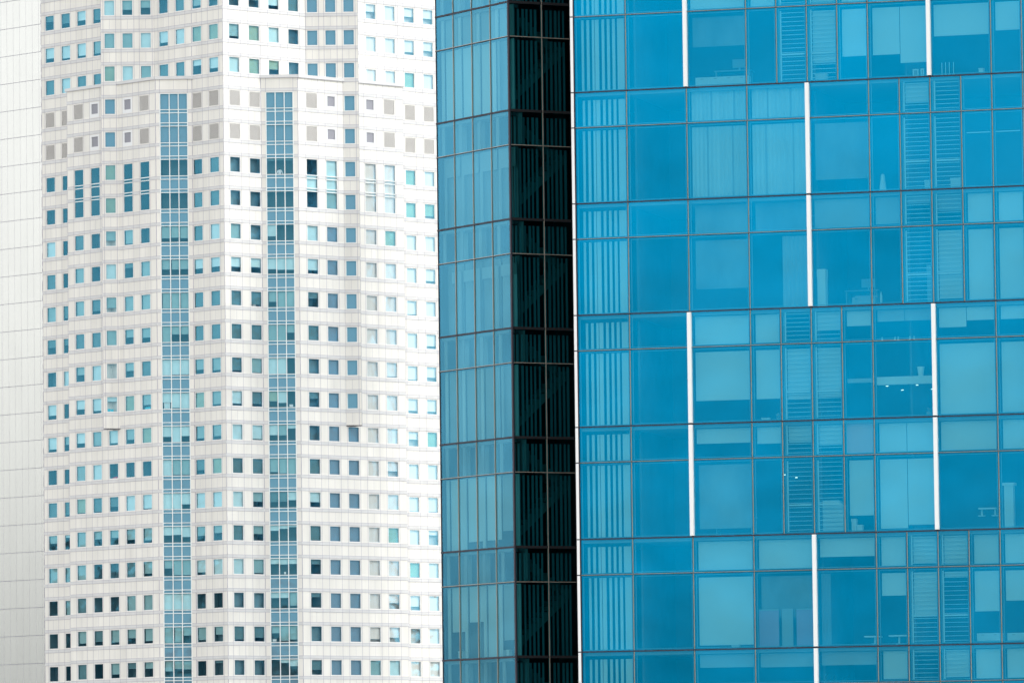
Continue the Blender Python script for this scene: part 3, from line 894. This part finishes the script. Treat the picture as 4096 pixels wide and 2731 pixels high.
def table(label, pl, u0, u1, h0, h1, o, legs):
    r = thing('table', label, 'table', pl.pt((u0 + u1) / 2, h0, o), 'tables seen through the blue glass')
    m = MB(); m.box(pl, u0, u1, h1 - .05, h1, o - .6, o, 'white'); m.build('table_top', r)
    for x in legs:
        m = MB(); m.box(pl, x - .03, x + .03, h0, h1 - .05, o - .33, o - .27, 'white'); m.box(pl, x - .12, x + .12, h0, h0 + .03, o - .42, o - .18, 'white'); m.build('leg', r)
def cabinet(label, pl, u0, u1, h0, h1, o, n, group='white low cabinets behind the blue glass', name='cabinet'):
    r = thing(name, label, 'cabinet', pl.pt((u0 + u1) / 2, h0, o), group)
    m = MB(); m.box(pl, u0, u1, h0, h1, o - .4, o - .02, 'white'); m.build('body', r)
    for i in range(n):
        a, b = u0 + (u1 - u0) * i / n, u0 + (u1 - u0) * (i + 1) / n
        m = MB(); m.box(pl, a + .015, b - .015, h0 + .02, h1 - .02, o - .02, o, 'bblind'); q = m.build('door', r)
        m = MB(); m.box(pl, (a + b) / 2 - .06, (a + b) / 2 + .06, h1 - .07, h1 - .05, o, o + .015, 'grey'); m.build('handle', q)

cabinet('long white sill cabinet low behind the glass right of the topmost left fin', MP, 2.50, 4.55, d(1) + .12, d(1) + .44, -.7, 4)
pframe('square white picture frame on the ledge left of the topmost right fin', MP, 10.88, 11.10, d(1) + .10, d(1) + .36, -.5)
pframe('upright white frame right beside the square picture frame on the ledge', MP, 11.18, 11.31, d(1) + .10, d(1) + .37, -.5)
carton('box', 'pale box behind the lowest blades of the topmost right louvred pane', 'box', MP, 7.18, 7.61, d(1) + .11, d(1) + .34, -.45)
carton('box', 'little white box alone on the ledge right of the thin upright rods', 'box', MP, 13.38, 13.55, d(1) + .13, d(1) + .28, -.5)
for i, (x, lb) in enumerate(((11.99, 'leftmost of the four'), (12.13, 'second from the left of the four'), (12.27, 'third from the left of the four'), (12.43, 'rightmost of the four'))):
    m = MB(); m.bar(MP.pt(x, d(1) + .12, -.5), MP.pt(x, d(1) + .56, -.5), .012, .012, 'white'); m.bar(MP.pt(x, d(1) + .10, -.5), MP.pt(x, d(1) + .13, -.5), .05, .04, 'white')
    tag(m.build('rod', None, MP.pt(x, d(1) + .1, -.5)), lb + ' thin upright white rods on the ledge', 'rod', 'thin rods on the ledge')
m = MB(); m.bar(MP.pt(9.63, d(2) + .10, -.7), MP.pt(9.63, d(2) + .70, -.7), .14, .06, 'bblind', 14); m.bar(MP.pt(9.63, d(2) + .70, -.7), MP.pt(9.63, d(2) + .74, -.7), .03, .03, 'grey')
tag(m.build('lamp_shade', None, MP.pt(9.63, d(2) + .1, -.7)), 'pale cone-shaped lamp shade in the plain pane left of two louvred panes', 'lamp shade')
carton('box', 'small pale box behind the lowest blades of the left louvred pane, second storey', 'box', MP, 11.28, 11.48, d(2) + .08, d(2) + .40, -.4)
carton('box', 'broad pale carton behind the blades of the right louvred pane, second storey', 'box', MP, 12.26, 12.63, d(2) + .08, d(2) + .44, -.4)
carton('filing_cabinet', 'tall pale filing cabinet just right of the long middle fin', 'cabinet', MP, 7.12, 7.42, d(3) + .07, d(3) + 1.45, -.5, .4, 'bblind')
r = thing('sofa', 'low pale sofa behind the glass right of the tall filing cabinet', 'sofa', MP.pt(8.84, d(3) + .1, -.7))
m = MB(); m.box(MP, 8.41, 9.27, d(3) + .10, d(3) + .26, -1.2, -.6, 'bmid'); m.build('seat', r)
m = MB(); m.box(MP, 8.41, 9.27, d(3) + .26, d(3) + .45, -1.2, -1.05, 'bmid'); m.build('backrest', r)
for x in (8.41, 9.17):
    m = MB(); m.box(MP, x, x + .1, d(3) + .26, d(3) + .36, -1.05, -.6, 'bmid'); m.build('armrest', r)
m = MB(); m.bar(MP.pt(9.535, d(3) + .10, -.5), MP.pt(9.535, d(3) + .40, -.5), .045, .045, 'bblind', 10); m.bar(MP.pt(9.535, d(3) + .40, -.5), MP.pt(9.535, d(3) + .52, -.5), .03, .018, 'bblind', 10)
tag(m.build('bottle', None, MP.pt(9.535, d(3) + .1, -.5)), 'pale bottle standing alone on the sill beside the sofa', 'bottle')
carton('board', 'pale upright board behind the blades of the left louvred pane, fourth storey', 'board', MP, 11.30, 11.46, d(3) + .06, d(3) + 1.45, -.45, .06, 'bmid')
m = MB()
for j, (ra, rb, za, zb2) in enumerate(((.09, .13, 0, .30), (.14, .14, .30, .34))):
    m.bar(MP.pt(10.99, 16.265 + za, -.5), MP.pt(10.99, 16.265 + zb2, -.5), ra, rb, 'white', 14)
tag(m.build('flower_pot', None, MP.pt(10.99, 16.265, -.5)), 'white flower pot standing on the pale beam above the ceiling lights', 'pot')
def clump(label, pl, u, h, r, mat, o=-.6, name='pot_plant', n=22):
    m = MB()
    m.bar(pl.pt(u, h, o), pl.pt(u, h + r * .5, o), r * .35, r * .45, 'grey', 10)
    for i in range(n):
        a = random.uniform(0, 6.28); b = random.uniform(.2, 1.4)
        v = Vector((math.cos(a) * math.cos(b), math.sin(a) * math.cos(b), math.sin(b))) * r * random.uniform(.6, 1.0)
        base = pl.pt(u, h + r * .5, o); tip = base + v
        s = v.cross(Vector((0, 0, 1))).normalized() * r * .16
        m.poly([base, base + v * .55 + s, tip, base + v * .55 - s], mat)
    tag(m.build(name, None, pl.pt(u, h, o)), label, 'plant')
clump('pale bushy pot plant under the half-drawn blind, left of the louvred panes', MP, 5.52, d(4) + .12, .17, 'bblind')
clump('pale leafy pot plant in the corner under the ceiling lights by the right fin', MP, 11.25, d(4) + .10, .24, 'bmid')
carton('tray', 'flat white tray on the sill left of the bushy pot plant', 'tray', MP, 4.90, 5.22, d(4) + .10, d(4) + .18, -.5, .2)
for x, lb in ((9.57, 'leftmost bottle of the row on the transom left of the right fin'), (10.06, 'second bottle from the left in the row on the transom'), (10.18, 'middle bottle of the row on the transom'), (10.62, 'second bottle from the right in the row on the transom'), (10.78, 'rightmost bottle of the row on the transom, nearest the fin')):
    m = MB(); m.bar(MP.pt(x, t(3) + .04, -.4), MP.pt(x, t(3) + .11, -.4), .03, .03, 'white', 8); m.bar(MP.pt(x, t(3) + .11, -.4), MP.pt(x, t(3) + .17, -.4), .02, .012, 'white', 8)
    tag(m.build('bottle', None, MP.pt(x, t(3) + .04, -.4)), lb, 'bottle', 'bottles in a row on the transom')
# stepped stack of pale boards in the louvred pane
r = thing('stacked_shelves', 'stepped stack of white shelves behind the blades, like a small stair', 'shelves', MP.pt(7.6, d(5) + .08, -.5))
for i in range(7):
    z = d(5) + .10 + i * .165
    m = MB(); m.box(MP, 7.2, (8.02 if i < 6 else 7.84), z, z + .15, -.75, -.42, 'bblind'); m.build('shelf', r)
carton('box', 'tall white box in the corner under the long blind, beside the stepped shelves', 'box', MP, 8.27, 8.45, d(5) + .08, d(5) + .54, -.5)
carton('box', 'low white box right beside the tall white box under the long blind', 'box', MP, 8.47, 8.68, d(5) + .08, d(5) + .31, -.5)
def desk(label, u0, u1, k, o):
    r = thing('desk', label, 'desk', MP.pt((u0 + u1) / 2, d(k) + .03, o), 'office desks behind the blue glass')
    z = d(k) + .06
    m = MB(); m.box(MP, u0, u1, z + .68, z + .72, o - .7, o, 'bmid'); m.build('desk_top', r)
    for x in (u0 + .05, u1 - .09):
        m = MB(); m.box(MP, x, x + .04, z, z + .68, o - .65, o - .05, 'grey'); m.build('leg', r)
    m = MB(); c = (u0 + u1) / 2 + .2
    m.box(MP, c - .26, c + .26, z + .84, z + 1.16, o - .36, o - .33, 'grey'); m.box(MP, c - .03, c + .03, z + .72, z + .9, o - .40, o - .365, 'grey'); m.box(MP, c - .1, c + .1, z + .72, z + .735, o - .45, o - .28, 'grey'); m.build('monitor', r)
desk('dim grey desk with a monitor in the topmost wide bay right of the left fin', 3.0, 4.4, 1, -1.6)
desk('dim grey desk with a monitor behind the open panes right of the middle fin', 7.7, 9.0, 3, -2.4)
desk('dim grey desk with a monitor in the wide bay right of the lower left fin', 2.7, 4.2, 5, -1.8)
table('white table with two legs in the open room right of the lower right fin', MP, 12.98, 13.62, 11.05, 11.35, -.9, (13.05, 13.55))
m = MB(); m.box(MP, 14.02, 14.36, d(5) + .08, d(5) + 1.62, -.9, -.6, 'bblind'); m.box(MP, 13.96, 14.42, d(5) + 1.62, d(5) + 1.72, -.96, -.54, 'bblind')
tag(m.build('column', None, MP.pt(14.2, d(5) + .1, -.6)), 'pale square column with a flat cap inside the room at the right edge', 'column')
for a, b, lb in ((4.70, 5.45, 'purple partition panel under the dim blind, left of the pale screen'), (6.13, 6.83, 'purple partition panel between the pale screen and the lower white fin')):
    m = MB(); m.box(MP, a, b, d(6) + .07, d(6) + 1.42, -.50, -.46, 'purple'); m.box(MP, a, b, d(6) + 1.42, d(6) + 1.46, -.52, -.44, 'bmid')
    tag(m.build('partition', None, MP.pt(a, d(6) + .07, -.5)), lb, 'partition', 'purple partition panels')
m = MB(); m.box(MP, 5.57, 5.99, d(6) + .07, d(6) + 1.47, -.50, -.46, 'bmid'); m.box(MP, 5.55, 6.01, d(6) + .05, d(6) + .09, -.58, -.40, 'grey')
tag(m.build('screen', None, MP.pt(5.78, d(6) + .07, -.5)), 'pale narrow screen standing between two purple partition panels', 'screen')
table('pedestal table with white top right of the lower white fin, in the wide pane', MP, 8.65, 9.22, d(6) + .09, d(6) + .40, -.6, (9.0,))
table('pedestal table under the short blind in the narrow dark pane', MP, 9.58, 10.26, d(6) + .08, d(6) + .41, -.6, (9.91,))
cabinet('white cabinet with two doors under the long blind, bottom right', MP, 12.9, 13.82, d(6) + .12, d(6) + .41, -.6, 2)
cabinet('white cabinet with two doors under the short dark opening at the right edge', MP, 14.04, 15.0, d(6) + .12, d(6) + .40, -.6, 2)
carton('telephone', 'small white desk telephone on the sill under the lowest wide blind', 'telephone', MP, 3.66, 3.96, d(6) + .07, d(6) + .16, -.35, .2)
# twig plant at the bottom
m = MB()
for i in range(7):
    a = MP.pt(7.15 + i * .12, t(6) + .02, -.3); x = a
    dirv = Vector((random.uniform(-.6, 1.0), 0, 1)).normalized()
    for j in range(4):
        y = x + (dirv + Vector((random.uniform(-.6, .8), 0, random.uniform(-.5, .2)))) * .07
        m.bar(x, y, .010, .008, 'leaf', 5)
        s = Vector((.03, 0, .02)); m.poly([y, y + s, y + s * 1.6 + Vector((0, 0, .02)), y + Vector((-.01, 0, .03))], 'leaf')
        x = y
tag(m.build('twig_plant', None, MP.pt(7.6, t(6) + .02, -.3)), 'dark straggly twig plant at the bottom edge right of the white fin', 'plant')
# teal face
m = MB(); P = OP.pt
m.poly([P(2.86, d(6) + .08, -.3), P(3.18, d(6) + .08, -.3), P(3.05, d(6) + .92, -.5), P(2.80, d(6) + .95, -.5)], 'bblind')
m.poly([P(2.86, d(6) + .08, -.34), P(2.80, d(6) + .95, -.54), P(3.05, d(6) + .92, -.54), P(3.18, d(6) + .08, -.34)], 'bblind')
m.poly([P(3.18, d(6) + .08, -.3), P(3.18, d(6) + .08, -.34), P(3.05, d(6) + .92, -.54), P(3.05, d(6) + .92, -.5)], 'bblind')
tag(m.build('leaning_board', None, P(3.0, d(6) + .08, -.3)), 'pale board leaning behind the lowest teal side panes', 'board')
carton('box', 'pale box on the sill right of the leaning board in the teal side face', 'box', OP, 3.53, 3.92, d(6) + .08, d(6) + .29, -.3)
carton('box', 'narrow pale box in the last teal pane before the dark slot', 'box', OP, 4.14, 4.32, d(6) + .08, d(6) + .30, -.3)
carton('box', 'square pale box in the leftmost lowest teal side pane', 'box', OP, .64, .97, d(6) + .08, d(6) + .35, -.3)
# white tower
carton('box', 'left one of two cyan boxes in the lowest window of the left bay', 'box', CF, -.56, -.24, 48.6, 48.96, -.2, .2, 'cyan')
carton('box', 'right one of two cyan boxes in the lowest window of the left bay', 'box', CF, -.20, .12, 48.6, 48.90, -.2, .2, 'cyan')
carton('box', 'broad cyan box on the sill next to the left glazed strip', 'box', P1, -2.55, -1.62, 48.6, 48.90, -.3, .25, 'cyan')
carton('box', 'tall cyan box on the sill next to the left glazed strip, behind the broad one', 'box', P1, -1.75, -1.25, 48.6, 49.06, -.62, .25, 'cyan')
m = MB(); m.box(P1, -8.45, -7.2, row(14) + .17, row(14) + .26, -.6, -.3, 'red')
for x, r_ in ((-8.2, .1), (-7.85, .14), (-7.45, .11)): m.bar(P1.pt(x, row(14) + .2, -.45), P1.pt(x, row(14) + .26 + r_, -.45), r_ * 1.6, r_ * .5, 'red', 10)
tag(m.build('cloth', None, P1.pt(-7.8, row(14) + .17, -.4)), 'red cloth heaped on the sill of a dark window', 'cloth')
m = MB(); m.box(S1, .72, 1.42, row(12) + .10, row(12) + .80, -.32, -.28, 'white'); m.box(S1, .78, 1.36, row(12) + .16, row(12) + .74, -.28, -.27, 'L')
tag(m.build('whiteboard', None, S1.pt(1.0, row(12) + .1, -.3)), 'white board leaning behind a pane of the left glazed strip', 'board')
for pl, a, k, lb in ((EG, 1.1, 10, 'papers on the sill of the window beside the central fold'), (EG, 4.4, 9, 'small white carton on the sill left of the right glazed strip'),
                     (P1, -14.3, 8, 'white carton at the lower left corner of a window in the left slab'), (S2, 3.0, 12, 'brown-white carton in the right glazed strip beside an empty dark pane'),
                     (S2, .8, 19, 'white cartons low in the left pane of the right glazed strip'), (S2, 2.2, 17, 'single white mug low in the middle pane of the right glazed strip')):
    carton('carton', lb, 'carton', pl, a, a + .42 if k != 17 else a + .2, row(k) + .16, row(k) + .42, -.35, .2, 'white')

# the person in the right glazed strip, seen from behind, leaning on the sill
def skin_body(name, verts, edges, radii, mat, parent):
    me = bpy.data.meshes.new(name)
    b = Vector(parent['base'])
    me.from_pydata([tuple(v) for v in verts], edges, [])
    o = bpy.data.objects.new(name, me); COL.objects.link(o); o.parent = parent
    md = o.modifiers.new('skin', 'SKIN')
    for i, r_ in enumerate(radii): me.skin_vertices[0].data[i].radius = (r_[0], r_[1])
    me.skin_vertices[0].data[0].use_root = True
    o.modifiers.new('sub', 'SUBSURF').levels = 1
    o.modifiers['sub'].render_levels = 1
    me.materials.append(MT[mat]); o['base'] = tuple(b)
    return o
pb = S2.pt(2.11, row(5) - 0.87, -.62)
pr = thing('person', 'person in a white shirt seen from behind, low in the right glazed strip', 'person', pb)
ax = Vector((S2.d.x, S2.d.y, 0)); nx = Vector((S2.n.x, S2.n.y, 0)); zx = Vector((0, 0, 1))
J = lambda a, b_, c: ax * a + nx * b_ + zx * c
V = [J(0, 0, .90), J(0, 0, 1.05), J(0, -.04, 1.25), J(0, -.10, 1.40), J(0, -.16, 1.48), J(0, -.24, 1.55),
     J(-.20, -.08, 1.40), J(-.31, .05, 1.16), J(-.38, .10, .98), J(.20, -.08, 1.40), J(.31, .05, 1.16), J(.38, .10, .98),
     J(-.10, 0, .85), J(-.11, .02, .48), J(-.11, 0, .06), J(.10, 0, .85), J(.11, .02, .48), J(.11, 0, .06), J(-.11, -.14, .04), J(.11, -.14, .04)]
Ed = [(0, 1), (1, 2), (2, 3), (3, 4), (4, 5), (3, 6), (6, 7), (7, 8), (3, 9), (9, 10), (10, 11), (0, 12), (12, 13), (13, 14), (14, 18), (0, 15), (15, 16), (16, 17), (17, 19)]
Rd = [(.15, .11), (.15, .11), (.18, .12), (.16, .11), (.06, .06), (.055, .055), (.08, .08), (.055, .055), (.035, .035), (.08, .08), (.055, .055), (.035, .035),
      (.095, .095), (.065, .065), (.05, .05), (.095, .095), (.065, .065), (.05, .05), (.04, .03), (.04, .03)]
skin_body('body', V, Ed, Rd, 'skin', pr)
skin_body('shirt', V[:12], [e for e in Ed if max(e) < 12 and e != (4, 5)] , [(a * 1.12, b_ * 1.12) for a, b_ in Rd[:12]], 'shirt', pr)
skin_body('trousers', [V[0], V[12], V[13], V[14], V[15], V[16], V[17]], [(0, 1), (1, 2), (2, 3), (0, 4), (4, 5), (5, 6)], [(.16, .12), (.105, .105), (.075, .075), (.065, .065), (.105, .105), (.075, .075), (.065, .065)], 'trousers', pr)
def ell(mb, c, rx, ry, rz, mat, n=12, mrows=8, zmin=-1.0):
    pts = [[c + ax * (math.cos(2 * math.pi * i / n) * math.cos(q) * rx) + nx * (math.sin(2 * math.pi * i / n) * math.cos(q) * ry) + zx * (math.sin(q) * rz) for i in range(n)] for q in [math.pi * (j / mrows - .5) for j in range(mrows + 1)]]
    for j in range(mrows):
        if math.sin(math.pi * ((j + .5) / mrows - .5)) < zmin: continue
        for i in range(n):
            k_ = (i + 1) % n
            mb.poly([pts[j][i], pts[j][k_], pts[j + 1][k_], pts[j + 1][i]], mat)
b0 = Vector(pb); hc = b0 + J(0, -.28, 1.62)
m = MB(); ell(m, hc, .078, .098, .115, 'skin')
ell(m, hc + J(-.08, 0, -.01), .014, .025, .035, 'skin', 8, 4); ell(m, hc + J(.08, 0, -.01), .014, .025, .035, 'skin', 8, 4)
ell(m, hc + J(0, -.10, -.02), .014, .022, .02, 'skin', 8, 4)
for s_ in (-1, 1): ell(m, hc + J(.03 * s_, -.088, .012), .012, .008, .008, 'hair', 8, 4)
ell(m, hc + J(0, -.088, -.055), .024, .008, .006, 'red', 8, 4)
m.build('head', pr)
m = MB(); ell(m, hc + J(0, .012, .012), .086, .100, .118, 'hair', 14, 10, -.25); m.build('hair', pr)
for s_ in (-1, 1):
    m = MB(); c = b0 + J(.385 * s_, .12, .945)
    ell(m, c, .035, .045, .016, 'skin', 8, 4)
    for j, ln in enumerate((.055, .07, .075, .065)):
        f0 = c + J((-.027 + .018 * j), .04, 0); m.bar(f0, f0 + J(0, ln * .6, .004), .009, .008, 'skin', 6); m.bar(f0 + J(0, ln * .6, .004), f0 + J(0, ln, -.012), .008, .006, 'skin', 6)
    f0 = c + J(-.035 * s_, .0, 0); m.bar(f0, f0 + J(-.03 * s_, .045, -.003), .010, .007, 'skin', 6)
    m.build('hand', pr)

# ================================================================== neighbour off to the right (shades and mirrors only)
nb = thing('neighbouring_tower', 'dark grey-blue tower standing beyond the right edge, mirrored in the white tower windows', 'office tower', (125, 690, 0))
NP = Plane((100.0, 711.0), (0, -1))
m = MB()
MT['nb'] = plain('grey_blue_glazing', (0.45, 0.72, 0.85), 0.15, 0.8)
nh = 76 + 117 * math.tan(SUN_EL)
m.box(NP, 0, 75, BOT, nh, -14, 0, 'nb')
m.build('wall', nb)
m = MB()
for i in range(58):
    z = -40 + i * 3.8
    if z < nh - 2:
        for j in range(24): m.rect(NP, 1 + j * 3.05, 3.2 + j * 3.05, z, z + 2.2, .05, 'film')
m.build('window', nb)['kind'] = 'stuff'
